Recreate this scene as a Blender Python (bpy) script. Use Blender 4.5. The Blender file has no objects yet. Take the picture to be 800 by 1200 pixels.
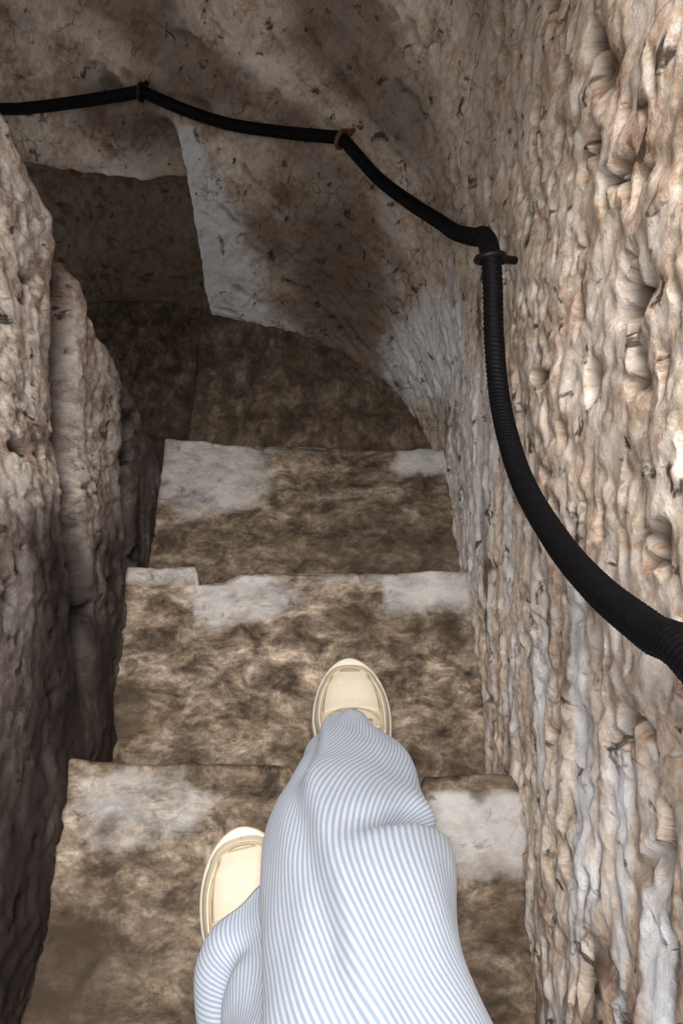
import bpy, bmesh, math, random
import numpy as np
from mathutils import Vector, Matrix

scene = bpy.context.scene
COL = scene.collection
random.seed(3)

# ------------------------------------------------------------------ noise
_rng = np.random.RandomState(11)
_PERM = np.concatenate([_rng.permutation(256)] * 3)
_GRAD = _rng.normal(size=(256, 3))
_GRAD /= np.linalg.norm(_GRAD, axis=1)[:, None]

def perlin(x, y, z=0.0):
    x, y, z = np.broadcast_arrays(np.asarray(x, float), np.asarray(y, float), np.asarray(z, float))
    xi, yi, zi = np.floor(x).astype(int), np.floor(y).astype(int), np.floor(z).astype(int)
    xf, yf, zf = x - xi, y - yi, z - zi
    fade = lambda t: t * t * t * (t * (t * 6 - 15) + 10)
    u, v, w = fade(xf), fade(yf), fade(zf)
    def g(dx, dy, dz):
        h = _PERM[_PERM[_PERM[(xi + dx) & 255] + ((yi + dy) & 255)] + ((zi + dz) & 255)]
        gr = _GRAD[h]
        return gr[..., 0] * (xf - dx) + gr[..., 1] * (yf - dy) + gr[..., 2] * (zf - dz)
    lerp = lambda a, b, t: a + (b - a) * t
    x00 = lerp(g(0, 0, 0), g(1, 0, 0), u); x10 = lerp(g(0, 1, 0), g(1, 1, 0), u)
    x01 = lerp(g(0, 0, 1), g(1, 0, 1), u); x11 = lerp(g(0, 1, 1), g(1, 1, 1), u)
    return lerp(lerp(x00, x10, v), lerp(x01, x11, v), w) * 1.5

def fbm(x, y, z=0.0, o=4, gain=0.5):
    s = 0; a = 1.0; n = 0
    for i in range(o):
        f = 2.0 ** i
        s = s + a * perlin(x * f + 7.3 * i, y * f + 3.1 * i, np.asarray(z) * f + 1.7 * i)
        n += a; a *= gain
    return s / n

def ridge(x, y, z=0.0, o=3):
    s = 0; a = 1.0; n = 0
    for i in range(o):
        f = 2.0 ** i
        s = s + a * (1 - 2 * np.abs(perlin(x * f + 5.3 * i, y * f + 9.1 * i, np.asarray(z) * f)))
        n += a; a *= 0.5
    return s / n

def sstep(a, b, x):
    t = np.clip((x - a) / (b - a), 0, 1)
    return t * t * (3 - 2 * t)

# ------------------------------------------------------------------ helpers
def link(name, me, mat=None, parent=None, smooth=True):
    o = bpy.data.objects.new(name, me)
    COL.objects.link(o)
    if mat: me.materials.append(mat)
    if smooth and len(me.polygons):
        me.polygons.foreach_set('use_smooth', [True] * len(me.polygons))
    if parent: o.parent = parent
    return o

def tag(o, label=None, cat=None, group=None, kind=None):
    if label: o['label'] = label
    if cat: o['category'] = cat
    if group: o['group'] = group
    if kind: o['kind'] = kind
    return o

def empty(name, loc=(0, 0, 0), rot=(0, 0, 0)):
    o = bpy.data.objects.new(name, None)
    COL.objects.link(o)
    o.location = loc; o.rotation_euler = rot
    o.empty_display_size = 0.05
    return o

def mesh_from(name, V, F, attrs=None, uv=None):
    me = bpy.data.meshes.new(name)
    me.from_pydata([tuple(v) for v in V], [], [tuple(f) for f in F])
    for k, a in (attrs or {}).items():
        a = np.asarray(a, float)
        if a.ndim == 1:
            at = me.attributes.new(k, 'FLOAT', 'POINT'); at.data.foreach_set('value', a)
        else:
            at = me.attributes.new(k, 'FLOAT_VECTOR', 'POINT'); at.data.foreach_set('vector', a.ravel())
    me.update()
    return me

def ring_faces(n, m, off=0, close_m=True):
    """quads joining n rings of m vertices"""
    F = []
    mm = m if close_m else m - 1
    for i in range(n - 1):
        a, b = off + i * m, off + (i + 1) * m
        for j in range(mm):
            k = (j + 1) % m
            F.append((a + j, a + k, b + k, b + j))
    return F

def resample(P, step):
    P = np.asarray(P, float)
    L = np.concatenate([[0], np.cumsum(np.linalg.norm(np.diff(P, axis=0), axis=1))])
    n = max(2, int(round(L[-1] / step)) + 1)
    t = np.linspace(0, L[-1], n)
    return np.stack([np.interp(t, L, P[:, k]) for k in range(P.shape[1])], 1), t

def catmull(P, n=12):
    P = np.asarray(P, float)
    Q = np.concatenate([[2 * P[0] - P[1]], P, [2 * P[-1] - P[-2]]])
    out = []
    for i in range(1, len(Q) - 2):
        a, b, c, d = Q[i - 1:i + 3]
        for t in np.linspace(0, 1, n, endpoint=False):
            out.append(0.5 * (2 * b + (c - a) * t + (2 * a - 5 * b + 4 * c - d) * t * t + (3 * b - a - 3 * c + d) * t ** 3))
    out.append(P[-1])
    return np.array(out)

# ------------------------------------------------------------------ materials
class NT:
    def __init__(self, name):
        self.m = bpy.data.materials.new(name); self.m.use_nodes = True
        self.t = self.m.node_tree; self.t.nodes.clear()
        self.out = self.t.nodes.new('ShaderNodeOutputMaterial')
        self.b = self.t.nodes.new('ShaderNodeBsdfPrincipled')
        self.t.links.new(self.b.outputs[0], self.out.inputs[0])
    def n(self, typ, **kw):
        nd = self.t.nodes.new(typ)
        for k, v in kw.items(): setattr(nd, k, v)
        return nd
    def l(self, a, b): self.t.links.new(a, b)
    def setin(self, sock, v):
        if hasattr(v, 'is_output') or isinstance(v, bpy.types.NodeSocket): self.l(v, sock)
        else: sock.default_value = v
    def attr(self, name, out='Fac'):
        return self.n('ShaderNodeAttribute', attribute_name=name).outputs[out]
    def mapping(self, vec, scale):
        m = self.n('ShaderNodeMapping'); self.l(vec, m.inputs['Vector']); m.inputs['Scale'].default_value = scale
        return m.outputs[0]
    def noise(self, vec, scale, detail=6, rough=0.6, dist=0.0):
        nd = self.n('ShaderNodeTexNoise'); self.l(vec, nd.inputs['Vector'])
        nd.inputs['Scale'].default_value = scale; nd.inputs['Detail'].default_value = detail
        nd.inputs['Roughness'].default_value = rough; nd.inputs['Distortion'].default_value = dist
        return nd.outputs['Fac']
    def ramp(self, fac, stops, interp='LINEAR'):
        r = self.n('ShaderNodeValToRGB'); self.l(fac, r.inputs[0]); r.color_ramp.interpolation = interp
        el = r.color_ramp.elements
        while len(el) < len(stops): el.new(0.5)
        for e, (p, c) in zip(el, stops):
            e.position = p; e.color = (c, c, c, 1) if isinstance(c, (int, float)) else (*c, 1)
        return r.outputs[0]
    def mix(self, fac, a, b, blend='MIX'):
        m = self.n('ShaderNodeMix', data_type='RGBA', blend_type=blend)
        self.setin(m.inputs[0], fac)
        for s, v in ((m.inputs[6], a), (m.inputs[7], b)):
            self.setin(s, v if not isinstance(v, tuple) else (*v, 1))
        return m.outputs[2]
    def math(self, op, a, b=None, clamp=False):
        m = self.n('ShaderNodeMath', operation=op, use_clamp=clamp)
        self.setin(m.inputs[0], a)
        if b is not None: self.setin(m.inputs[1], b)
        return m.outputs[0]
    def bump(self, h, strength, dist, prev=None):
        b = self.n('ShaderNodeBump'); self.l(h, b.inputs['Height'])
        b.inputs['Strength'].default_value = strength; b.inputs['Distance'].default_value = dist
        if prev is not None: self.l(prev, b.inputs['Normal'])
        return b.outputs[0]

def rock_material(name, stops, pale_col, dirt_shade_col, rust_col, stretch=(1, 3, 1), rough=0.8, streak=0.5, mott=9.0, flake=20.0, flake_amt=0.6, crack_amt=0.6, hole_scale=24.0, hole_amt=0.9):
    """stone: 'grain' carries surface metres along / across the bedding; 'pale' lime wash and painted daylight; 'pit' soil in cracks; 'stain_shade' dark staining and painted shade"""
    k = NT(name)
    g = k.attr('grain', 'Vector')
    gs = k.mapping(g, stretch)
    n1 = k.noise(gs, mott, 8, 0.68, 0.5)
    base = k.ramp(n1, stops)
    # warm/rust blotches
    n2 = k.noise(gs, 5.0, 4, 0.6, 0.8)
    base = k.mix(k.ramp(n2, [(0.56, 0.0), (0.74, 0.6)]), base, rust_col)
    # broken flakes
    wn = k.n('ShaderNodeTexNoise'); k.l(gs, wn.inputs['Vector']); wn.inputs['Scale'].default_value = 26; wn.inputs['Detail'].default_value = 4
    wv = k.n('ShaderNodeVectorMath', operation='MULTIPLY_ADD'); k.l(wn.outputs['Color'], wv.inputs[0]); wv.inputs[1].default_value = (.05, .05, .05); k.l(gs, wv.inputs[2])
    vo = k.n('ShaderNodeTexVoronoi'); k.l(wv.outputs[0], vo.inputs['Vector']); vo.inputs['Scale'].default_value = flake
    vsep = k.n('ShaderNodeSeparateXYZ'); k.l(vo.outputs['Color'], vsep.inputs[0])
    base = k.mix(flake_amt, base, k.ramp(vsep.outputs[0], [(0.0, 0.30), (0.5, 0.5), (1.0, 0.72)]), 'OVERLAY')
    ve = k.n('ShaderNodeTexVoronoi', feature='DISTANCE_TO_EDGE'); k.l(wv.outputs[0], ve.inputs['Vector']); ve.inputs['Scale'].default_value = flake
    nc = k.noise(gs, 7.0, 3, 0.6)
    crack = k.math('MULTIPLY', k.ramp(ve.outputs['Distance'], [(0.0, 1.0), (0.06, 0.0)]), k.ramp(nc, [(0.52, 0.0), (0.64, crack_amt)]))
    # small dark holes
    hole = k.ramp(k.noise(gs, hole_scale, 5, 0.62, 0.6), [(0.60, 0.0), (0.66, hole_amt)])
    crack = k.math('MAXIMUM', crack, hole)
    # fine speckle
    n3 = k.noise(gs, 70.0, 6, 0.75)
    base = k.mix(0.58, base, k.ramp(n3, [(0.37, 0.12), (0.5, 0.5), (0.63, 0.88)]), 'OVERLAY')
    # streaks
    ss = k.mapping(g, (stretch[0] * 0.5, stretch[1] * 2.2, 1))
    n4 = k.noise(ss, 14.0, 5, 0.65)
    base = k.mix(streak, base, k.ramp(n4, [(0.35, 0.22), (0.5, 0.5), (0.66, 0.82)]), 'OVERLAY')
    # dark staining and painted shade
    base = k.mix(k.attr('stain_shade'), base, dirt_shade_col)
    # lime wash and painted daylight, broken up
    n5 = k.noise(gs, 16.0, 6, 0.7, 0.4)
    pf = k.math('ADD', k.attr('pale'), k.math('MULTIPLY', k.math('SUBTRACT', n5, 0.5), 1.6))
    pf = k.ramp(pf, [(0.28, 0.0), (1.05, 0.93)])
    pf = k.math('MULTIPLY', pf, k.ramp(k.attr('pale'), [(0.02, 0.0), (0.22, 1.0)]))
    pcol = k.mix(k.ramp(n3, [(0.3, 0.0), (0.7, 1.0)]), tuple(c * 0.84 for c in pale_col), pale_col)
    base = k.mix(pf, base, pcol)
    base = k.mix(k.math('MAXIMUM', k.attr('pit'), crack), base, tuple(c * 0.45 for c in dirt_shade_col))
    k.l(base, k.b.inputs['Base Color'])
    k.l(k.ramp(n3, [(0.3, rough - 0.12), (0.7, min(1.0, rough + 0.1))]), k.b.inputs['Roughness'])
    k.b.inputs['Specular IOR Level'].default_value = 0.3
    nb = k.bump(n1, 0.55, 0.012)
    nb = k.bump(vsep.outputs[1], 0.5, 0.006 * flake_amt, nb)
    nb = k.bump(crack, -0.8, 0.008, nb)
    nb = k.bump(k.noise(gs, 40.0, 8, 0.75), 0.7, 0.005, nb)
    nb = k.bump(n3, 0.7, 0.003, nb)
    k.l(nb, k.b.inputs['Normal'])
    return k.m

M_outer = rock_material('outer wall limestone',
    [(0.28, (0.37, 0.285, 0.225)), (0.42, (0.66, 0.55, 0.465)), (0.55, (0.80, 0.69, 0.60)), (0.70, (0.90, 0.83, 0.76))],
    (0.88, 0.91, 0.96), (0.095, 0.058, 0.032), (0.52, 0.36, 0.24), (1.5, 0.9, 1), 0.8, 0.3)
M_newel = rock_material('newel limestone',
    [(0.30, (0.22, 0.17, 0.145)), (0.44, (0.50, 0.43, 0.38)), (0.58, (0.68, 0.60, 0.55)), (0.74, (0.82, 0.75, 0.70))],
    (0.62, 0.63, 0.67), (0.032, 0.023, 0.021), (0.40, 0.27, 0.17), (1.4, 1.0, 1), 0.75, 0.45)
M_step = rock_material('trodden step stone',
    [(0.36, (0.044, 0.031, 0.021)), (0.46, (0.140, 0.104, 0.075)), (0.54, (0.245, 0.192, 0.143)), (0.65, (0.43, 0.355, 0.28))],
    (0.56, 0.55, 0.55), (0.05, 0.033, 0.022), (0.25, 0.165, 0.095), (1, 1.4, 1), 0.75, 0.3, 17.0, 26.0, 0.45, 0.35, 30.0, 0.5)

def simple(name, col, rough=0.6, metal=0.0, bump=None, var=0.15):
    k = NT(name)
    tc = k.n('ShaderNodeTexCoord').outputs['Object']
    n = k.noise(tc, 120.0, 5, 0.6)
    lo = tuple(c * (1 - var) for c in col); hi = tuple(min(1, c * (1 + var)) for c in col)
    k.l(k.ramp(n, [(0.3, lo), (0.7, hi)]), k.b.inputs['Base Color'])
    k.b.inputs['Roughness'].default_value = rough; k.b.inputs['Metallic'].default_value = metal
    if bump: k.l(k.bump(n, bump[0], bump[1]), k.b.inputs['Normal'])
    return k.m

M_rope = simple('black braided rope', (0.0035, 0.0035, 0.0048), 0.6, 0, (0.3, 0.0008), 0.3)
M_rope.node_tree.nodes['Principled BSDF'].inputs['Specular IOR Level'].default_value = 0.12
M_iron = simple('dark wrought iron', (0.02, 0.016, 0.013), 0.5, 0.7, (0.4, 0.001), 0.4)
M_rust = simple('rusty iron', (0.16, 0.075, 0.035), 0.7, 0.4, (0.4, 0.001), 0.4)
M_upper = simple('cream shoe leather', (0.59, 0.525, 0.41), 0.5, 0, (0.15, 0.0006), 0.05)
M_panel = simple('pale cream shoe leather', (0.645, 0.585, 0.475), 0.5, 0, (0.15, 0.0006), 0.05)
M_sole = simple('ivory rubber sole', (0.66, 0.61, 0.53), 0.55, 0, (0.15, 0.0006), 0.06)
M_stitch = simple('tan shoe stitching', (0.42, 0.32, 0.21), 0.8, 0, None, 0.2)
M_lace = simple('cream shoe lace', (0.64, 0.585, 0.47), 0.8, 0, (0.3, 0.0008), 0.08)
M_skin = simple('skin', (0.62, 0.40, 0.30), 0.5, 0, None, 0.05)

def striped_cloth():
    k = NT('blue and white striped cotton')
    uv = k.attr('cloth', 'Vector')
    sp = k.n('ShaderNodeSeparateXYZ'); k.l(uv, sp.inputs[0])
    ph = k.math('MULTIPLY', sp.outputs[0], 2 * math.pi / 0.0055)
    s = k.math('SINE', ph)
    f = k.ramp(k.math('MULTIPLY_ADD', s, 0.5), [(0.0, 0.0)]) if False else None
    half = k.n('ShaderNodeMath', operation='MULTIPLY_ADD'); k.l(s, half.inputs[0]); half.inputs[1].default_value = 0.5; half.inputs[2].default_value = 0.5
    fac = k.ramp(half.outputs[0], [(0.38, 0.0), (0.66, 1.0)])
    fine = k.noise(k.mapping(uv, (900, 900, 900)), 1.0, 2, 0.5)
    colr = k.mix(fac, (0.585, 0.635, 0.715), (0.32, 0.41, 0.57))
    colr = k.mix(0.10, colr, k.ramp(fine, [(0.3, 0.3), (0.7, 0.7)]), 'OVERLAY')
    k.l(colr, k.b.inputs['Base Color'])
    k.b.inputs['Roughness'].default_value = 0.85
    k.b.inputs['Specular IOR Level'].default_value = 0.2
    k.b.inputs['Sheen Weight'].default_value = 0.1
    tc = k.n('ShaderNodeTexCoord').outputs['Object']
    nb = k.bump(k.noise(tc, 28.0, 4, 0.55), 0.25, 0.006)
    nb = k.bump(fine, 0.15, 0.0006, nb)
    k.l(nb, k.b.inputs['Normal'])
    return k.m
M_cloth = striped_cloth()

# ------------------------------------------------------------------ stone walls
GA = math.radians(32)
def grain(s, z, a=GA):
    return s * math.cos(a) + z * math.sin(a), -s * math.sin(a) + z * math.cos(a)

def blob(s, z, s0, z0, rs, rz, edge=0.35, rot=0.0):
    c, d = math.cos(rot), math.sin(rot)
    u = ((s - s0) * c + (z - z0) * d) / rs; v = (-(s - s0) * d + (z - z0) * c) / rz
    r = np.sqrt(u * u + v * v)
    return 1 - sstep(1 - edge, 1 + edge, r)

def build_wall(name, path, zs, disp, back, mat, attrs_fn, shift=None, part=None):
    P, S = resample(path, 0.0048)
    T = np.gradient(P, axis=0); T /= np.linalg.norm(T, axis=1)[:, None]
    N = np.stack([-T[:, 1], T[:, 0]], 1)          # towards the stair well (left of travel)
    for _ in range(6):
        N[1:-1] = (N[:-2] + N[1:-1] * 2 + N[2:]) / 4
    N /= np.linalg.norm(N, axis=1)[:, None]
    if part: P, S, N = P[part[0]:part[1]], S[part[0]:part[1]], N[part[0]:part[1]]
    n, m = len(P), len(zs)
    s = np.repeat(S[:, None], m, 1); z = np.repeat(np.asarray(zs)[None, :], n, 0)
    d = disp(s, z)
    X = P[:, 0][:, None] + N[:, 0][:, None] * d
    Y = P[:, 1][:, None] + N[:, 1][:, None] * d
    if shift is not None: X, Y = shift(X, Y, z)
    front = np.stack([X, Y, z], -1)
    B = back(P, N)
    bt = np.concatenate([B, np.full((n, 1), zs[-1])], 1)[:, None, :]
    bb = np.concatenate([B, np.full((n, 1), zs[0])], 1)[:, None, :]
    V = np.concatenate([front, bt, bb], 1)
    M = m + 2
    F = ring_faces(n, M)
    F.append(tuple(range(M))[::-1]); F.append(tuple((n - 1) * M + j for j in range(M)))
    at = attrs_fn(s, z, d)
    out = {}
    for k_, a in at.items():
        pad = np.repeat(a[:, -1:], 2, 1)
        a = np.concatenate([a, pad], 1)
        out[k_] = a.reshape(-1, 3) if a.ndim == 3 else a.ravel()
    me = mesh_from(name, V.reshape(-1, 3), F, out)
    o = link(name, me, mat)
    tag(o, kind='structure')
    return o

# outer wall: straight on the right, then turning left around the foot of the flight
PLAN = [(.205, -0.75), (.205, .92), (.198, 1.06), (.155, 1.19), (.097, 1.28), (0, 1.365), (-.1, 1.425), (-.32, 1.49), (-.7, 1.57), (-1.15, 1.62)]
PATH = np.concatenate([[PLAN[0]], catmull(PLAN[1:], 10)])
_Pr, _Sr = resample(PATH, 0.0048)
def s_at(x, y): return _Sr[np.argmin((_Pr[:, 0] - x) ** 2 + (_Pr[:, 1] - y) ** 2)]
S_COR = s_at(-.315, 1.488)

def warp(a, b, amt=0.022):
    return a + amt * fbm(a * 11, b * 11, 21.0, 3), b + amt * fbm(a * 11, b * 11, 33.0, 3)

EYES = [(.205, .742, .391), (-.002, 1.366, .134), (-.37, 1.503, .131)]

def pits(s, z):
    a, b = grain(s, z)
    low = sstep(0.05, -0.10, z - 0.45 + 0.35 * (s - 0.75 - 0.2))   # below the rope
    up = 1 - low
    a, b = warp(a, b)
    q = fbm(a * 20, b * 14, 4.2, 3)
    c = fbm(a * 12, b * 26, 9.2, 3)
    p = sstep(0.22, 0.36, q) * (0.25 + 0.75 * up) * (1 - .75 * sstep(1.6, 1.9, s)) + sstep(0.22, 0.44, c) * 0.7
    return np.clip(p, 0, 1), low

def recess(s, z):
    wob = 0.012 * fbm(s * 9, z * 9, 1.0, 3)
    r = sstep(S_COR - 0.006, S_COR + 0.02, s + wob + 0.02 * np.clip(z + .3, -1, 1) * 0) * (1 - sstep(-0.135, -0.085, z + 2 * wob + 0.0 * s))
    # broken edge running on up the corner
    r2 = sstep(S_COR - 0.004, S_COR + 0.012, s + wob) * (1 - sstep(0.055, 0.10, s - S_COR + wob)) * (1 - sstep(0.0, 0.08, z)) * 0.35
    return np.maximum(r, r2)

def disp_outer(s, z):
    a, b = grain(s, z)
    big = 0.016 * fbm(a * 2.6, b * 4.6, 0.3, 3)
    wa, wb = warp(a, b, .03)
    mid = 0.004 * ridge(wa * 12, wb * 9, 2.0, 4) + 0.0062 * fbm(wa * 19, wb * 11, 14.0, 3)
    fine = 0.0065 * fbm(wa * 52, wb * 34, 5.0, 3)
    p, low = pits(s, z)
    drips = 0.010 * low * fbm(a * 3.5, b * 26, 8.0, 3)
    far = sstep(1.70, 2.05, s)
    d = (big + mid * (1 - .55 * low) + drips) * (1 - 0.45 * far) + fine - 0.022 * p * (1 - .6 * far)
    d = d - 0.055 * low * sstep(0.1, 0.55, z) * 0.15
    for (ex, ey, ez) in EYES:
        es = s_at(ex, ey)
        w = np.exp(-(((s - es) / .03) ** 2 + ((z - ez) / .03) ** 2))
        d = d * (1 - w) + .004 * w
    d = d - 0.14 * recess(s, z)
    return np.clip(d, -0.19, 0.026)

def attr_outer(s, z, d):
    a, b = grain(s, z)
    p, low = pits(s, z)
    far = sstep(1.70, 2.05, s)
    # lime streaks low on the right wall
    st = fbm(a * 2.6, b * 20, 3.0, 4)
    pale = 0.95 * sstep(-0.04, 0.32, st) * low * (1 - far)
    # daylight painted pale: corner streak and the patch at the turn
    sc = S_COR
    wid = np.interp(z, [-.48, -.12, .07], [.21, .115, .03])
    u = (sc - 0.004 - s) / wid
    streak = sstep(-0.06, 0.03, u) * (1 - sstep(0.45, 1.15, u)) * sstep(-.50, -.40, z) * (1 - sstep(-.02, .12, z))
    pale = np.maximum(pale, streak * 1.15)
    s1 = s_at(.178, 1.13)
    pale = np.maximum(pale, 1.1 * blob(s, z, s1, -.19, .27, .10, .6, 2.14))
    pale = np.maximum(pale, 0.8 * blob(s, z, s_at(.205, .75), -.08, .2, .22, .5))
    pale = np.maximum(pale, 0.45 * blob(s, z, s_at(-.45, 1.52), -.07, .12, .03, .6))
    stain_shade = 0.85 * blob(s, z, s_at(0.0, 1.36), -.24, .17, .30, .6)  # darker area between the streak and the patch
    stain_shade = np.maximum(stain_shade, 0.74 * far * sstep(-.34, .24, fbm(a * 3, b * 5, 6.1, 3)))  # browner, darker stone along the far wall
    stain_shade = np.maximum(stain_shade, 0.85 * recess(s, z))  # shade inside the recess painted as dark brown
    stain_shade = np.maximum(stain_shade, low * (1 - far) * 0.85 * sstep(0.10, 0.36, fbm(a * 3, b * 16, 13.0, 3)))
    stain_shade *= (1 - 0.9 * streak)
    pit = np.clip(p * 1.1 * (1 - .4 * far), 0, .95)
    return {'grain': np.stack([a, b, 0 * a], -1), 'pale': pale, 'stain_shade': stain_shade, 'pit': pit}

zs_outer = np.concatenate([np.linspace(-.80, .85, 344), np.linspace(.86, 1.45, 60)])
I_CUT = int(np.argmin(np.abs(_Sr - s_at(.18, 1.13))))
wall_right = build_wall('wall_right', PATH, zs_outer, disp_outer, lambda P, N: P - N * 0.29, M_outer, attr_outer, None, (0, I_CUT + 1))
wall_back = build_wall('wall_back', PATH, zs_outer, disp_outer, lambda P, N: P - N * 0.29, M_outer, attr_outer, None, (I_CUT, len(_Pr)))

# unseen slab added overhead to keep light off the foot of the flight
def shade_soffit():
    xs = np.linspace(-1.05, .20, 90); ys = np.linspace(.50, 1.48, 78)
    X, Y = np.meshgrid(xs, ys, indexing='ij')
    Z = 1.04 - .10 * (Y - .50) + .02 * fbm(X * 4, Y * 4, 2.0, 4)
    A = np.stack([X, Y, Z], -1).reshape(-1, 3); B = A.copy(); B[:, 2] = 1.36
    n, m = X.shape
    F = ring_faces(n, m, 0, False) + [tuple(reversed(f)) for f in ring_faces(n, m, n * m, False)]
    rim = [i * m for i in range(n)] + [(n - 1) * m + j for j in range(1, m)] + [i * m + m - 1 for i in range(n - 2, -1, -1)] + [j for j in range(m - 2, 0, -1)]
    for q in range(len(rim)):
        a, b = rim[q], rim[(q + 1) % len(rim)]
        F.append((a, b, b + n * m, a + n * m))
    z0 = np.zeros(2 * n * m); V = np.concatenate([A, B])
    o = link('shading_slab', mesh_from('shading_slab', V, F, {'grain': V, 'pale': z0, 'stain_shade': z0, 'pit': z0}), M_outer)
    tag(o, kind='structure')
shade_soffit()

# newel: the inner stone mass on the left, ending where the flight turns
Rc = 0.06
NP = [(-1.2, .985)] + [(-.33 - Rc + Rc * math.sin(t), .985 - Rc + Rc * math.cos(t)) for t in np.linspace(0, math.pi / 2, 10)] + [(-.33, -0.75)]
_Pn, _Sn = resample(NP, 0.006)
S_EDGE = _Sn[np.argmin((_Pn[:, 0] + .33) ** 2 + (_Pn[:, 1] - .925) ** 2)]
def newel_y(s): return .925 - (s - S_EDGE)
CAMH = 1.04
def newel_q(s, z):   # metres along the bedding planes of the newel blocks
    return (CAMH - z) * .848 + newel_y(s) * .53
def lobes(s, z):
    q = newel_q(s, z)
    wob = 0.02 * fbm(s * 3, z * 5, 7.7, 3)
    q = q + wob
    t = sstep(-.12, .05, newel_y(s) - 0.45)
    g1 = np.exp(-((q - 1.10) / .034) ** 2) * t
    g2 = np.exp(-((q - 1.375) / .02) ** 2) * t
    d1 = 0.012 * sstep(1.12, 1.2, q) * t + 0.02 * sstep(1.39, 1.5, q) * t
    return g1, g2, d1
def disp_newel(s, z):
    a, b = grain(-s, z)
    wa, wb = warp(a, b, .025)
    d = 0.014 * fbm(a * 2.6, b * 5, 1.3, 3) + 0.004 * ridge(wa * 10, wb * 10, 2.5, 4) + 0.007 * fbm(wa * 16, wb * 12, 9.5, 3) + 0.006 * fbm(wa * 46, wb * 36, 3.0, 3)
    pt = sstep(0.22, 0.42, fbm(a * 22, b * 18, 6.6, 3))
    g1, g2, d1 = lobes(s, z)
    return np.clip(d - 0.015 * pt - 0.045 * g1 - 0.03 * g2 - d1 * .6, -.08, .024)
def shift_newel(X, Y, z):
    ye = np.interp(z, [-.8, -.27, .14, .40, .55, 1.5], [1.03, 1.0, .88, .83, .80, .74])
    w = sstep(.35, .85, Y)
    return X, Y + (ye - .985) * w
def attr_newel(s, z, d):
    a, b = grain(-s, z)
    pt = sstep(0.22, 0.42, fbm(a * 22, b * 18, 6.6, 3))
    g1, g2, d1 = lobes(s, z)
    y = newel_y(s)
    q = newel_q(s, z)
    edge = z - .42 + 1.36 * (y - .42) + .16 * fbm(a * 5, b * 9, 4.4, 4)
    stain_shade = (1 - sstep(-.14, .14, edge)) * (.93 + .6 * fbm(a * 3, b * 10, 14.4, 4))  # painted shade over the lower near face, broken by stain noise
    stain_shade = np.maximum(stain_shade, 0.9 * np.maximum(g1, g2))  # darker along the grooves
    stain_shade = np.maximum(stain_shade, 0.85 * sstep(1.24, 1.38, q) * sstep(.4, .6, y))  # shade painted on the end lobe
    pale = 0.70 * sstep(0.0, 0.36, fbm(a * 3.0, b * 9, 12.0, 4)) * sstep(-.1, .2, edge)
    pale = pale * (1 - .7 * sstep(.98, 1.06, q))
    pit = np.clip(pt * 0.8 + 0.7 * g1, 0, 1)
    return {'grain': np.stack([a, b, 0 * a], -1), 'pale': pale, 'stain_shade': np.clip(stain_shade, 0, 1), 'pit': pit}
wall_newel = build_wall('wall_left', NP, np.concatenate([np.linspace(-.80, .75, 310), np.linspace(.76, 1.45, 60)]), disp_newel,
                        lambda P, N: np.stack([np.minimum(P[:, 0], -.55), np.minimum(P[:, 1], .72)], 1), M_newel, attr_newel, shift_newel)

# ------------------------------------------------------------------ steps
def make_step(name, x0, x1, yb, yn, zt, zb, nose, marks, seed, loc=(0, 0, 0), rotz=0.0, skew=0.0):
    """solid tread block: local x across, local +y towards the nose; nose(x) moves the front edge; marks(x, yw, up) gives the pale / dark tones"""
    nx = int((x1 - x0) / .005) + 1
    xs = np.linspace(x0, x1, nx)
    depth = yn - yb
    prof = [(yb, zb, 0), (yb, zt, 1)]
    for t in np.linspace(0, 1, int(depth / .005))[1:-1]: prof.append((yb + (depth - .012) * t, zt, 1))
    for t in np.linspace(0, math.pi / 2, 8): prof.append((yn - .012 + .012 * math.sin(t), zt - .012 + .012 * math.cos(t), 1))
    for t in np.linspace(0, 1, 22)[1:]: prof.append((yn, zt - .012 + (zb - zt + .012) * t, 0))
    prof = np.array(prof); m = len(prof)
    x = np.repeat(xs[:, None], m, 1); py = np.repeat(prof[:, 0][None], nx, 0); pz = np.repeat(prof[:, 1][None], nx, 0)
    top = np.repeat(prof[:, 2][None], nx, 0)
    fr = np.clip((py - yb) / depth, 0, 1)
    nd = nose(xs)[:, None] + skew * (x - (x0 + x1) / 2)
    y = py + nd * sstep(.55, 1.0, fr) + 0.006 * fbm(x * 14, pz * 14, seed, 3) * (fr > .97)
    w = (x - (x0 + x1) / 2) / ((x1 - x0) / 2)
    dz = 0.010 * fbm(x * 5, py * 6, seed + .5, 3) + 0.007 * fbm(x * 17, py * 20, seed + 2.5, 3) + 0.005 * fbm(x * 40, py * 50, seed, 3) \
        - 0.012 * (1 - w * w) * sstep(.4, 1, fr)
    hole = sstep(.30, .5, fbm(x * 16, py * 20, seed + 8.1, 3))
    z = pz + (dz - .008 * hole) * top
    V = np.stack([x, y, z], -1).reshape(-1, 3)
    F = ring_faces(nx, m)
    F.append(tuple(range(m))[::-1]); F.append(tuple((nx - 1) * m + j for j in range(m)))
    pale, stain_shade = marks(x, py, top)
    stain_shade = np.maximum(stain_shade, 0.55 * sstep(0.05, 0.4, fbm(x * 7, py * 8, seed + 4.0, 4)))
    stain_shade = np.maximum(stain_shade, 0.5 * (1 - top))
    me = mesh_from(name, V, F, {'grain': np.stack([x + seed, y + pz, 0 * x], -1).reshape(-1, 3), 'pale': pale.ravel(), 'stain_shade': stain_shade.ravel(), 'pit': (hole * .55).ravel()})
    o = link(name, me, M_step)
    o.location = loc; o.rotation_euler = (0, 0, rotz)
    return o

def fuzzy(x, y, seed, amt=.35):
    return amt * fbm(x * 18, y * 18, seed, 4)

G = 'stone steps of the flight'
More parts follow.
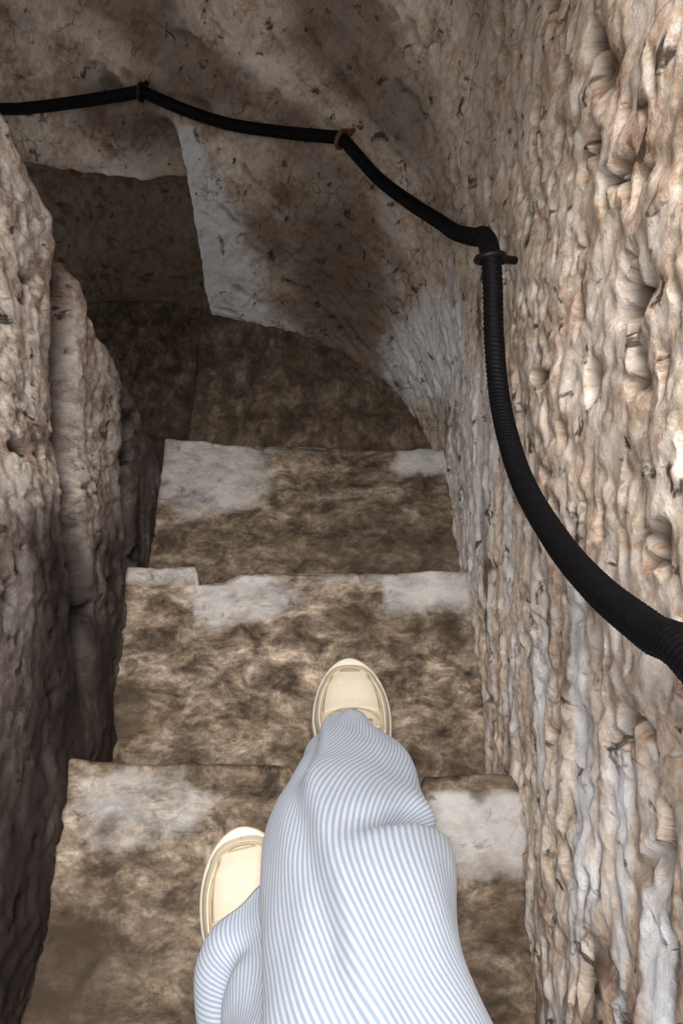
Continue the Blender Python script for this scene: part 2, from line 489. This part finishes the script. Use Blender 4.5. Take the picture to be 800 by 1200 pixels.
# the step under the left shoe
def nose0(x): return np.interp(x, [-.4, -.33, -.06, -.045, .085, .1, .25], [.008, .006, .0, -.06, -.065, -.012, -.016]) + .006 * fbm(x * 9, 0.3, 1.1, 3)
def marks0(x, y, t):
    f = fuzzy(x, y, 2.2, .5)
    p = 0.62 * blob(x, y, -.235, .235, .095, .05, .5) + f * blob(x, y, -.235, .235, .11, .07, .4)
    p = np.maximum(p, 1.0 * sstep(.075, .125, x + .02 * f) * sstep(.135, .225, y + .03 * f) * (1 - sstep(.262, .277, y)))
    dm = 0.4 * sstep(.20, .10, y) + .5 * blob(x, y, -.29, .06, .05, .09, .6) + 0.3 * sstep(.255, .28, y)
    return np.clip(p, 0, 1), np.clip(dm + .2 * f, 0, 1)
st0 = make_step('stone_step', -.345, .222, -.55, .292, 0.0, -.160, nose0, marks0, 1.0)
tag(st0, 'highest stone step, the one under the left shoe', 'step', G)
# under the right shoe
def nose1(x): return np.interp(x, [-.4, -.236, -.230, -.19, -.165, .07, .18, .25], [.012, .010, -.022, -.016, .0, -.001, .003, .004]) + .004 * fbm(x * 11, 1.3, 4.1, 3)
def marks1(x, y, t):
    f = fuzzy(x, y, 3.7, .5)
    p = 0.9 * sstep(.052, .076, x + .01 * f) * sstep(.535, .62, y + .03 * f)
    p = np.maximum(p, 0.85 * (x < -.22) * sstep(.60, .635, y + .03 * f))
    p = np.maximum(p, 0.85 * blob(x, y + .02 * f, -.16, .61, .09, .055, .4))
    p = np.maximum(p, 0.4 * sstep(.61, .635, y + .02 * f))
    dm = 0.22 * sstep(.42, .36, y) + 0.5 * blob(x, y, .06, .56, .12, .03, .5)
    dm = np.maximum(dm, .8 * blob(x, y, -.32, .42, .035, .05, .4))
    return np.clip(p, 0, 1), np.clip(dm, 0, 1)
st1 = make_step('stone_step', -.345, .222, .24, .652, -.177, -.288, nose1, marks1, 5.0)
tag(st1, 'chipped stone step under the right shoe', 'step', G)
# empty step below
def nose2(x): return np.interp(x, [-.4, .3], [.014, -.016]) + .004 * fbm(x * 9, 2.3, 6.1, 3)
def marks2(x, y, t):
    f = fuzzy(x, y, 5.7, .5)
    p = 0.85 * blob(x, y + .04 * f, -.25, .93, .12, .10, .4)
    p = np.maximum(p, 0.95 * sstep(.085, .12, x + .05 * f) * sstep(.90, .955, y + .03 * f))
    p = np.maximum(p, .35 * sstep(.97, .99, y) * (x < 0))
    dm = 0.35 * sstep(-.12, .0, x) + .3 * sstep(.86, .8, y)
    return np.clip(p, 0, 1), np.clip(dm, 0, 1)
st2 = make_step('stone_step', -.345, .222, .60, 1.0, -.305, -.422, nose2, marks2, 9.0)
tag(st2, 'empty stone step just beyond the shoes, pale worn corners at its far edge', 'step', G)
# turning step (nose faces left)
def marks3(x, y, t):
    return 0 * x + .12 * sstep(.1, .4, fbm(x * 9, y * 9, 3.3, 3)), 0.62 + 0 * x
st3 = make_step('stone_step', -.10, .58, -.10, .555, -.44, -.562, lambda x: .006 * fbm(x * 9, 2.9, 3.1, 3), marks3, 13.0, (.22, .97, 0), math.pi / 2)
tag(st3, 'dark brown stone step where the flight turns left', 'step', G)
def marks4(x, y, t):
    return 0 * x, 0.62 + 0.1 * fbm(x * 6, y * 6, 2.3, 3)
st4 = make_step('stone_step', -.10, .70, .50, .98, -.58, -.72, lambda x: .006 * fbm(x * 9, 5.9, 3.1, 3), marks4, 17.0, (.22, .97, 0), math.pi / 2)
tag(st4, 'lowest stone step in sight, in the dark recess behind the left wall', 'step', G)

# ------------------------------------------------------------------ rope
ROPE = [(.173, -.30, .90), (.173, -.05, .80), (.173, .147, .657), (.173, .198, .597), (.173, .262, .523), (.173, .349, .442), (.172, .464, .362), (.170, .575, .328),
        (.168, .655, .342), (.166, .706, .376), (.164, .742, .393), (.166, .80, .366), (.168, .868, .308), (.162, .98, .222), (.152, 1.078, .160), (.112, 1.192, .108), (.064, 1.265, .098),
        (.022, 1.303, .123), (0, 1.323, .134), (-.03, 1.346, .124), (-.107, 1.393, .100), (-.202, 1.422, .096), (-.28, 1.445, .107), (-.341, 1.462, .124),
        (-.363, 1.466, .131), (-.406, 1.475, .119), (-.494, 1.494, .094), (-.584, 1.513, .071), (-.657, 1.528, .058), (-.85, 1.56, .045), (-1.1, 1.585, .05)]
def tube(path, r, nseg=28, braid=0.0, pitch=0.006, step=0.002):
    C, S = resample(catmull(path, 14), step)
    T = np.gradient(C, axis=0); T /= np.linalg.norm(T, axis=1)[:, None]
    U = np.zeros_like(T); u = np.cross(T[0], (0.3, 0.2, 1)); u /= np.linalg.norm(u)
    for i in range(len(T)):
        u = u - T[i] * (u @ T[i]); u /= np.linalg.norm(u); U[i] = u
    W = np.cross(T, U)
    th = np.linspace(0, 2 * math.pi, nseg, endpoint=False)
    ph = S[:, None] * 2 * math.pi / pitch
    rr = r + braid * (np.sin(th[None] * 3 + ph)) + 0.4 * braid * np.sin(th[None] * 9 - ph)
    V = C[:, None, :] + rr[..., None] * (np.cos(th)[None, :, None] * U[:, None, :] + np.sin(th)[None, :, None] * W[:, None, :])
    V = V.reshape(-1, 3)
    F = ring_faces(len(C), nseg)
    F.append(tuple(range(nseg))[::-1]); F.append(tuple((len(C) - 1) * nseg + j for j in range(nseg)))
    return V, F
V, F = tube(ROPE, 0.0108, 24, 0.0007, 0.0055, 0.0012)
rope = link('handrail_rope', mesh_from('handrail_rope', V, F), M_rope)
tag(rope, 'black braided handrail rope running down the outer wall through iron eyes', 'rope')

# rope eyes fixed in the wall
def torus_mesh(R, r, n=36, m=12, sx=1.0):
    V = []; 
    for i in range(n):
        a = 2 * math.pi * i / n
        for j in range(m):
            b = 2 * math.pi * j / m
            V.append(((R + r * math.cos(b)) * math.cos(a) * sx, r * math.sin(b), (R + r * math.cos(b)) * math.sin(a)))
    F = []
    for i in range(n):
        for j in range(m):
            i2, j2 = (i + 1) % n, (j + 1) % m
            F.append((i * m + j, i * m + j2, i2 * m + j2, i2 * m + j))
    return V, F
def lathe(prof, n=24):
    V = []; F = []
    for (r, y) in prof:
        for j in range(n):
            a = 2 * math.pi * j / n
            V.append((r * math.cos(a), y, r * math.sin(a)))
    F = ring_faces(len(prof), n)
    F.append(tuple(range(n))[::-1]); F.append(tuple((len(prof) - 1) * n + j for j in range(n)))
    return V, F
def rope_eye(loc, tangent, inward, label, mat_ring, mat_stem, R=.0145, r=.0038, reach=.024):
    """ring around the rope (axis = tangent), stem driven into the wall"""
    t = Vector(tangent).normalized(); inn = Vector(inward); inn = (inn - t * inn.dot(t)).normalized()
    zz = inn.cross(t)
    root = empty('rope_eye', loc)
    root.rotation_euler = Matrix((( -inn).to_tuple(), t.to_tuple(), (-zz).to_tuple())).transposed().to_euler()
    V, F = torus_mesh(R, r)
    link('ring', mesh_from('ring', V, F), mat_ring, root)
    # stem: lathe along local x towards the wall
    V, F = lathe([(.004, R + .001), (.0062, R + .003), (.0062, R + .006), (.0048, R + .008), (.0048, R + reach)], 16)
    V = [(y, x, z) for x, y, z in V]
    link('stem', mesh_from('stem', V, F), mat_stem, root)
    tag(root, label, 'rope eye', 'iron rope eyes')
    return root
rope_eye((.164, .738, .389), (-.12, .85, .5), (-.8, -.35, .4), 'dark iron rope eye at the sharp bend of the rope on the right wall', M_iron, M_iron)
rope_eye((0, 1.323, .134), (-.75, .6, .0), (-.6, -.75, 0), 'small rusty rope eye at the middle of the far wall', M_rust, M_rust)
rope_eye((-.363, 1.466, .131), (-.97, .2, 0), (-.2, -.97, 0), 'dark iron rope eye above the recess, farthest along the rope', M_iron, M_iron)

# ------------------------------------------------------------------ person (legs only are in view)
def skin_body():
    J = [(.02, -.34, .70), (.01, -.35, .76),                             # pelvis, belly
         (.06, -.285, .645), (.04, -.045, .345), (.014, .17, .085), (.012, .29, -.07), (.014, .33, -.112), (.016, .41, -.132),      # right leg
         (-.045, -.295, .63), (-.048, -.135, .35), (-.042, -.01, .15), (-.050, .02, .085), (-.070, .09, .052), (-.088, .15, .043)]     # left leg
    R = [(.085, .07), (.08, .065), (.06, .06), (.045, .045), (.042, .042), (.03, .03), (.026, .024), (.024, .016),
         (.058, .058), (.044, .044), (.036, .036), (.028, .028), (.026, .024), (.024, .016)]
    E = [(0, 1), (0, 2), (2, 3), (3, 4), (4, 5), (5, 6), (6, 7), (0, 8), (8, 9), (9, 10), (10, 11), (11, 12), (12, 13)]
    me = bpy.data.meshes.new('person'); me.from_pydata(J, E, [])
    o = bpy.data.objects.new('person', me); COL.objects.link(o)
    sk = o.modifiers.new('skin', 'SKIN')
    for i, (rx, ry) in enumerate(R): me.skin_vertices[0].data[i].radius = (rx, ry)
    me.skin_vertices[0].data[0].use_root = True
    o.modifiers.new('sub', 'SUBSURF').levels = 2
    dg = bpy.context.evaluated_depsgraph_get()
    m2 = bpy.data.meshes.new_from_object(o.evaluated_get(dg))
    o.modifiers.clear(); o.data = m2; m2.name = 'person'
    m2.materials.clear(); m2.materials.append(M_skin)
    m2.polygons.foreach_set('use_smooth', [True] * len(m2.polygons))
    return o
person = skin_body()
tag(person, 'person walking down the steps in wide striped trousers and cream sneakers', 'person')

def leg_rings(rows, nt=96, sub=10):
    """rows: (cx, cy, cz, half width, front depth, back depth); rings square to the leg's run"""
    R = catmull(rows, sub)
    C = R[:, :3]
    T = np.gradient(C, axis=0); T /= np.linalg.norm(T, axis=1)[:, None]
    X = np.tile(np.array([[1.0, 0, 0]]), (len(C), 1)); X = X - T * (X * T).sum(1)[:, None]; X /= np.linalg.norm(X, axis=1)[:, None]
    W = np.cross(X, T); 
    W *= np.sign(W[:, 2:3] + 1e-9)            # front of the leg faces up / forward
    return R, C, T, X, W

def trousers():
    allV = []; allF = []; cloth = []
    nt = 128
    def leg(rows, foldf, seed, cap_to=None):
        R, C, T, X, W = leg_rings(rows)
        n = len(C)
        th = np.linspace(0, 2 * math.pi, nt, endpoint=False)          # 0 = right side, pi/2 = front
        L = np.concatenate([[0], np.cumsum(np.linalg.norm(np.diff(C, axis=0), axis=1))])
        ct, sn = np.cos(th)[None], np.sin(th)[None]
        dep = np.where(sn > 0, R[:, 4:5], R[:, 5:6])
        tt = np.repeat(L[:, None], nt, 1)
        f = foldf(tt, np.repeat(th[None], n, 0))
        V = C[:, None, :] + (R[:, 3:4] * ct * (1 + 0 * f) + f * ct)[..., None] * X[:, None, :] + (dep * sn + f * sn)[..., None] * W[:, None, :]
        off = len(allV)
        # outer skin then inner skin a cloth's thickness inside, so the hem has an edge
        inner = C[:, None, :] + (V - C[:, None, :]) * (1 - 0.0015 / np.linalg.norm(V - C[:, None, :], axis=2, keepdims=True))
        for v in V.reshape(-1, 3): allV.append(v)
        u = th * 0.083 + seed
        gt = lambda t: (-.30 * t + .62 * .05 * math.log(1 + math.exp((t - .40) / .05))) if seed < .5 else -.25 * t
        for i in range(n):
            for j in range(nt): cloth.append((u[j] + gt(L[i]), L[i], seed))
        allF.extend(ring_faces(n, nt, off))
        off2 = len(allV)
        k = 14
        for v in inner[:k].reshape(-1, 3): allV.append(v)
        for i in range(k):
            for j in range(nt): cloth.append((u[j], L[i], seed))
        allF.extend([tuple(reversed(q)) for q in ring_faces(k, nt, off2)])
        for j in range(nt):
            q = (j + 1) % nt
            allF.append((off + j, off2 + j, off2 + q, off + q))
        return off + (n - 1) * nt
    def fold_r(t, th):
        f = 0.0035 * np.sin(th * 3 + t * 10) * sstep(.0, .1, t) + 0.006 * fbm(np.cos(th) * 1.2 + t * 2, np.sin(th) * 1.2, t * 5, 2)
        # fabric above the bend sagging over the shin, on the right front
        line = t - .285 - 0.06 * (th - .2)
        m = np.exp(-((th - .45) / .72) ** 2)
        f = f + m * (0.027 * sstep(-.008, .018, line) * (1 - sstep(.03, .20, line)) - .036 * np.exp(-((line + .022) / .020) ** 2))
        f = f + np.exp(-((th - .2) / .5) ** 2) * .012 * np.exp(-((t - .225) / .04) ** 2)
        # long crease down the left front
        c = th - 2.0 + .9 * (t - .2)
        f = f + 0.006 * np.exp(-(c / .16) ** 2) - 0.007 * np.exp(-((c - .3) / .2) ** 2)
        return f
    def fold_l(t, th):
        e = 1 - sstep(.0, .16, t)
        left = np.exp(-((th - 3.3) / .75) ** 2)
        f = 0.004 * np.sin(th * 5 + .6) * e + 0.004 * np.sin(th * 2 + t * 18) + 0.005 * fbm(np.cos(th) * 1.5, np.sin(th) * 1.5, t * 8, 2)
        f = f + left * (.018 * np.exp(-((t - .010) / .022) ** 2) - .034 * np.exp(-((t - .052) / .015) ** 2) + .004 * np.exp(-((t - .10) / .02) ** 2))
        return f
    rows_r = [(.014, .345, -.100, .030, .050, .085), (.009, .318, -.068, .054, .052, .084), (.016, .280, -.022, .070, .056, .082), (.012, .235, .030, .080, .060, .082), (.004, .19, .085, .087, .066, .082),
              (.008, .13, .155, .084, .068, .082), (.020, .05, .245, .082, .07, .082), (.033, -.03, .33, .086, .068, .085), (.05, -.10, .40, .088, .070, .088), (.062, -.22, .56, .096, .086, .10), (.062, -.31, .69, .108, .10, .11), (.03, -.35, .80, .145, .11, .12)]
    rows_l = [(-.078, .062, .046, .056, .092, .095), (-.070, .044, .078, .056, .084, .084), (-.046, .006, .140, .052, .072, .072), (-.040, -.045, .21, .050, .068, .072), (-.044, -.10, .30, .058, .07, .076),
              (-.05, -.18, .42, .075, .074, .083), (-.05, -.26, .57, .095, .085, .095), (-.05, -.32, .70, .112, .10, .11), (-.02, -.35, .80, .145, .11, .12)]
    leg(rows_r, fold_r, 0.0)
    leg(rows_l, fold_l, 1.0)
    me = mesh_from('trousers', allV, allF, {'cloth': np.array(cloth)})
    o = link('trousers', me, M_cloth, person)
    tag(o, 'pale blue and white striped wide cotton trousers')
    return o
trousers()

# sneakers
LSH = .262
def sw(t, side):      # half width of the last
    k = [0, .03, .07, .12, .3, .5, .60, .68]
    o = [.010, .021, .029, .034, .036, .041, .0455, .0470]
    i = [.010, .021, .029, .034, .034, .036, .0405, .0440]
    w = float(np.interp(t, k, o if side > 0 else i))
    if t > .68: w *= max(0.0, 1 - ((t - .68) / .32) ** 2.3) ** .56
    return w
def top_z(t):
    return np.interp(t, [0, .05, .2, .35, .5, .62, .75, .87, .95, 1], [.075, .088, .098, .096, .086, .073, .062, .055, .046, .028])
def upper_pts(t, ph, grow=0.0):
    """point on the upper: t heel-to-toe, ph 0..pi from the outer side over the top"""
    side = 1 if math.cos(ph) >= 0 else -1
    w = sw(t, side) + grow * (1 if t < .995 else 0)
    zt = top_z(t) + grow
    c, s = math.cos(ph), math.sin(ph)
    x = w * math.copysign(abs(c) ** .75, c); z = .022 + (zt - .022) * abs(s) ** .8
    y = LSH * t + (grow if t > .9 else (-grow if t < .05 else 0))
    return (x, y, z)
def grid_mesh(name, ts, phs, fn, mat, parent, thick=None):
    V = [fn(t, p) for t in ts for p in phs]
    F = ring_faces(len(ts), len(phs), 0, False)
    o = link(name, mesh_from(name, V, F), mat, parent)
    if thick:
        md = o.modifiers.new('thickness', 'SOLIDIFY'); md.thickness = thick; md.offset = 0
    return o
def dense_t(a, b, n):
    return [a + (b - a) * math.sin(math.pi / 2 * i / (n - 1)) for i in range(n)]
def seam(name, pts, parent, r=.0009):
    V, F = tube(pts, r, 8, 0, .01, .002)
    return link(name, mesh_from(name, V, F), M_stitch, parent)
def sneaker(label, loc, rot, mirror=1):
    root = empty('shoe', (0, 0, 0)); 
    M = Matrix.Translation(loc) @ Matrix.Rotation(rot[2], 4, 'Z') @ Matrix.Rotation(rot[0], 4, 'X') @ Matrix.Scale(mirror, 4, (1, 0, 0))
    mx = lambda p: (p[0] * mirror, p[1], p[2])
    root.matrix_world = Matrix.Translation(loc) @ Matrix.Rotation(rot[2], 4, 'Z') @ Matrix.Rotation(rot[0], 4, 'X')
    # sole: outline loft, slightly wider than the upper, with a rounded wall
    nt = 72
    ts = [0] + [.5 - .5 * math.cos(math.pi * i / nt) for i in range(1, nt)] + [1]
    outl = [(sw(t, 1) , LSH * t) for t in ts] + [(-sw(t, -1), LSH * t) for t in reversed(ts[1:-1])]
    outl = np.array(outl)
    cen = np.array([0, LSH * .52])
    levels = [(0.0, -.002), (.002, .002), (.010, .0055), (.022, .0065), (.030, .005), (.033, .0025), (.033, -.006)]
    nrm = []
    for i in range(len(outl)):
        d = outl[(i + 1) % len(outl)] - outl[i - 1]
        nrm.append((d[1], -d[0]) / (np.linalg.norm(d) + 1e-9))
    nrm = np.array(nrm)
    if np.sum(nrm[10] * (outl[10] - cen)) < 0: nrm = -nrm
    V = []
    for z, g in levels:
        for p, q in zip(outl, nrm):
            pp = p + q * g
            lift = .010 * max(0, (pp[1] / LSH - .8) / .2) ** 2
            V.append(mx((pp[0], pp[1], z + lift)))
    n = len(outl)
    F = ring_faces(len(levels), n); F.append(tuple(range(n))[::-1]); F.append(tuple((len(levels) - 1) * n + j for j in range(n)))
    s = link('sole', mesh_from('sole', V, F), M_sole, root); tag(s, 'chunky ivory rubber sole')
    # grooves around the sole wall
    phs = [math.pi * i / 40 for i in range(41)]
    ts2 = [0, .015, .03] + [.05 + .85 * i / 50 for i in range(51)] + [.92, .94, .955, .97, .98, .988, .995, 1.0]
    grid_mesh('upper', ts2, phs, lambda t, p: mx(upper_pts(t, p)), M_upper, root, .002)
    # mudguard band round the toe and along both sides
    def guard(t, u):
        lim = float(np.interp(t, [.45, .62, .80, .90, .945, 1], [.17, .19, .22, .30, .5, .5]))
        return lim
    for sd in (0, 1):
        def fn(t, u, sd=sd):
            p = guard(t, u) * u * math.pi
            if sd: p = math.pi - p
            return mx(upper_pts(t, p, .0022))
        tg = [.40 + .50 * i / 30 for i in range(31)] + [.91, .92, .93, .938, .945, .96, .972, .982, .99, .996, 1.0]
        o = grid_mesh('toe_guard', tg, [i / 14 for i in range(15)], fn, M_upper, root, .0018)
    # vamp panel on top, tongue, laces
    tp = [.69 + .235 * i / 20 for i in range(21)]
    def pan(t, u):
        hw = float(np.interp(t, [.69, .75, .86, .925], [.25, .24, .22, .16]))
        return mx(upper_pts(t, math.pi * (.5 + hw * u), .0012))
    o = grid_mesh('vamp_panel', tp, [-1 + i / 8 for i in range(17)], pan, M_panel, root, .0016); tag(o, 'paler smooth panel over the toes')
    def ton(t, u): 
        x, y, z = upper_pts(t, math.pi * (.5 + .13 * u), .004)
        return mx((x, y, z + .010 * max(0, .42 - t)))
    grid_mesh('tongue', [.28 + .34 * i / 14 for i in range(15)], [-1 + i / 6 for i in range(13)], ton, M_panel, root, .004)
    for t in (.565, .52, .475, .43, .385):
        V, F = tube([mx(upper_pts(t + .012 * abs(u), math.pi * (.5 + .19 * u), .0075)) for u in (-1, -.6, -.2, .2, .6, 1)], .0026, 10, 0, .01, .002)
        link('lace', mesh_from('lace', V, F), M_lace, root)
    # stitched seams
    seam('front_seam', [mx(upper_pts(.935 - .035 * u * u, math.pi * (.5 + .2 * u), .0028)) for u in np.linspace(-1, 1, 13)], root, .0013)
    for sd in (-1, 1):
        seam('side_seam', [mx(upper_pts(t, math.pi * (.5 + sd * float(np.interp(t, [.60, .70, .90], [.29, .26, .2]))), .0026)) for t in np.linspace(.60, .90, 14)], root, .0008)
    seam('throat_seam', [mx(upper_pts(.69 - .05 * u * u, math.pi * (.5 + .22 * u), .003)) for u in np.linspace(-1, 1, 13)], root, .0011)
    root.scale = (1.10, 1.06, 1.06)
    root.parent = person
    tag(root, label)
    return root
sneaker('right sneaker, cream leather, on the lower step', (.018, .194, -.150), (math.radians(-5.0), 0, math.radians(1.5)), 1)
sneaker('left sneaker, cream leather, half covered by the trouser leg', (-.050, -.070, .006), (0, 0, math.radians(13)), -1)

# ------------------------------------------------------------------ light and camera
W = bpy.data.worlds.new('World'); scene.world = W; W.use_nodes = True
bg = W.node_tree.nodes['Background']; bg.inputs[0].default_value = (1.0, 0.96, 0.91, 1); bg.inputs[1].default_value = 0.42

def area(name, loc, target, size, power, col):
    ld = bpy.data.lights.new(name, 'AREA'); ld.shape = 'DISK'; ld.size = size; ld.energy = power; ld.color = col
    o = bpy.data.objects.new(name, ld); COL.objects.link(o); o.location = loc
    o.rotation_euler = (Vector(target) - Vector(loc)).to_track_quat('-Z', 'Y').to_euler()
    return o
area('unseen_light', (-.02, .10, 2.15), (.02, .40, .0), .8, 66, (1.0, .95, .89))
area('unseen_light', (-.08, -.30, 1.38), (.08, .45, .1), .45, 5, (1.0, .96, .91))  # fill added to brighten the lower right wall

cd = bpy.data.cameras.new('camera'); cam = bpy.data.objects.new('camera', cd); COL.objects.link(cam)
cd.sensor_fit = 'VERTICAL'; cd.sensor_height = 36; cd.sensor_width = 24; cd.lens = 30
cd.clip_start = .02
cam.location = (0, 0, 1.04); cam.rotation_euler = (math.radians(90 - 58), 0, 0)
scene.camera = cam
vs = scene.view_settings
vs.view_transform = 'Standard'; vs.look = 'None'; vs.gamma = 1; vs.use_curve_mapping = False; vs.exposure = 0.0
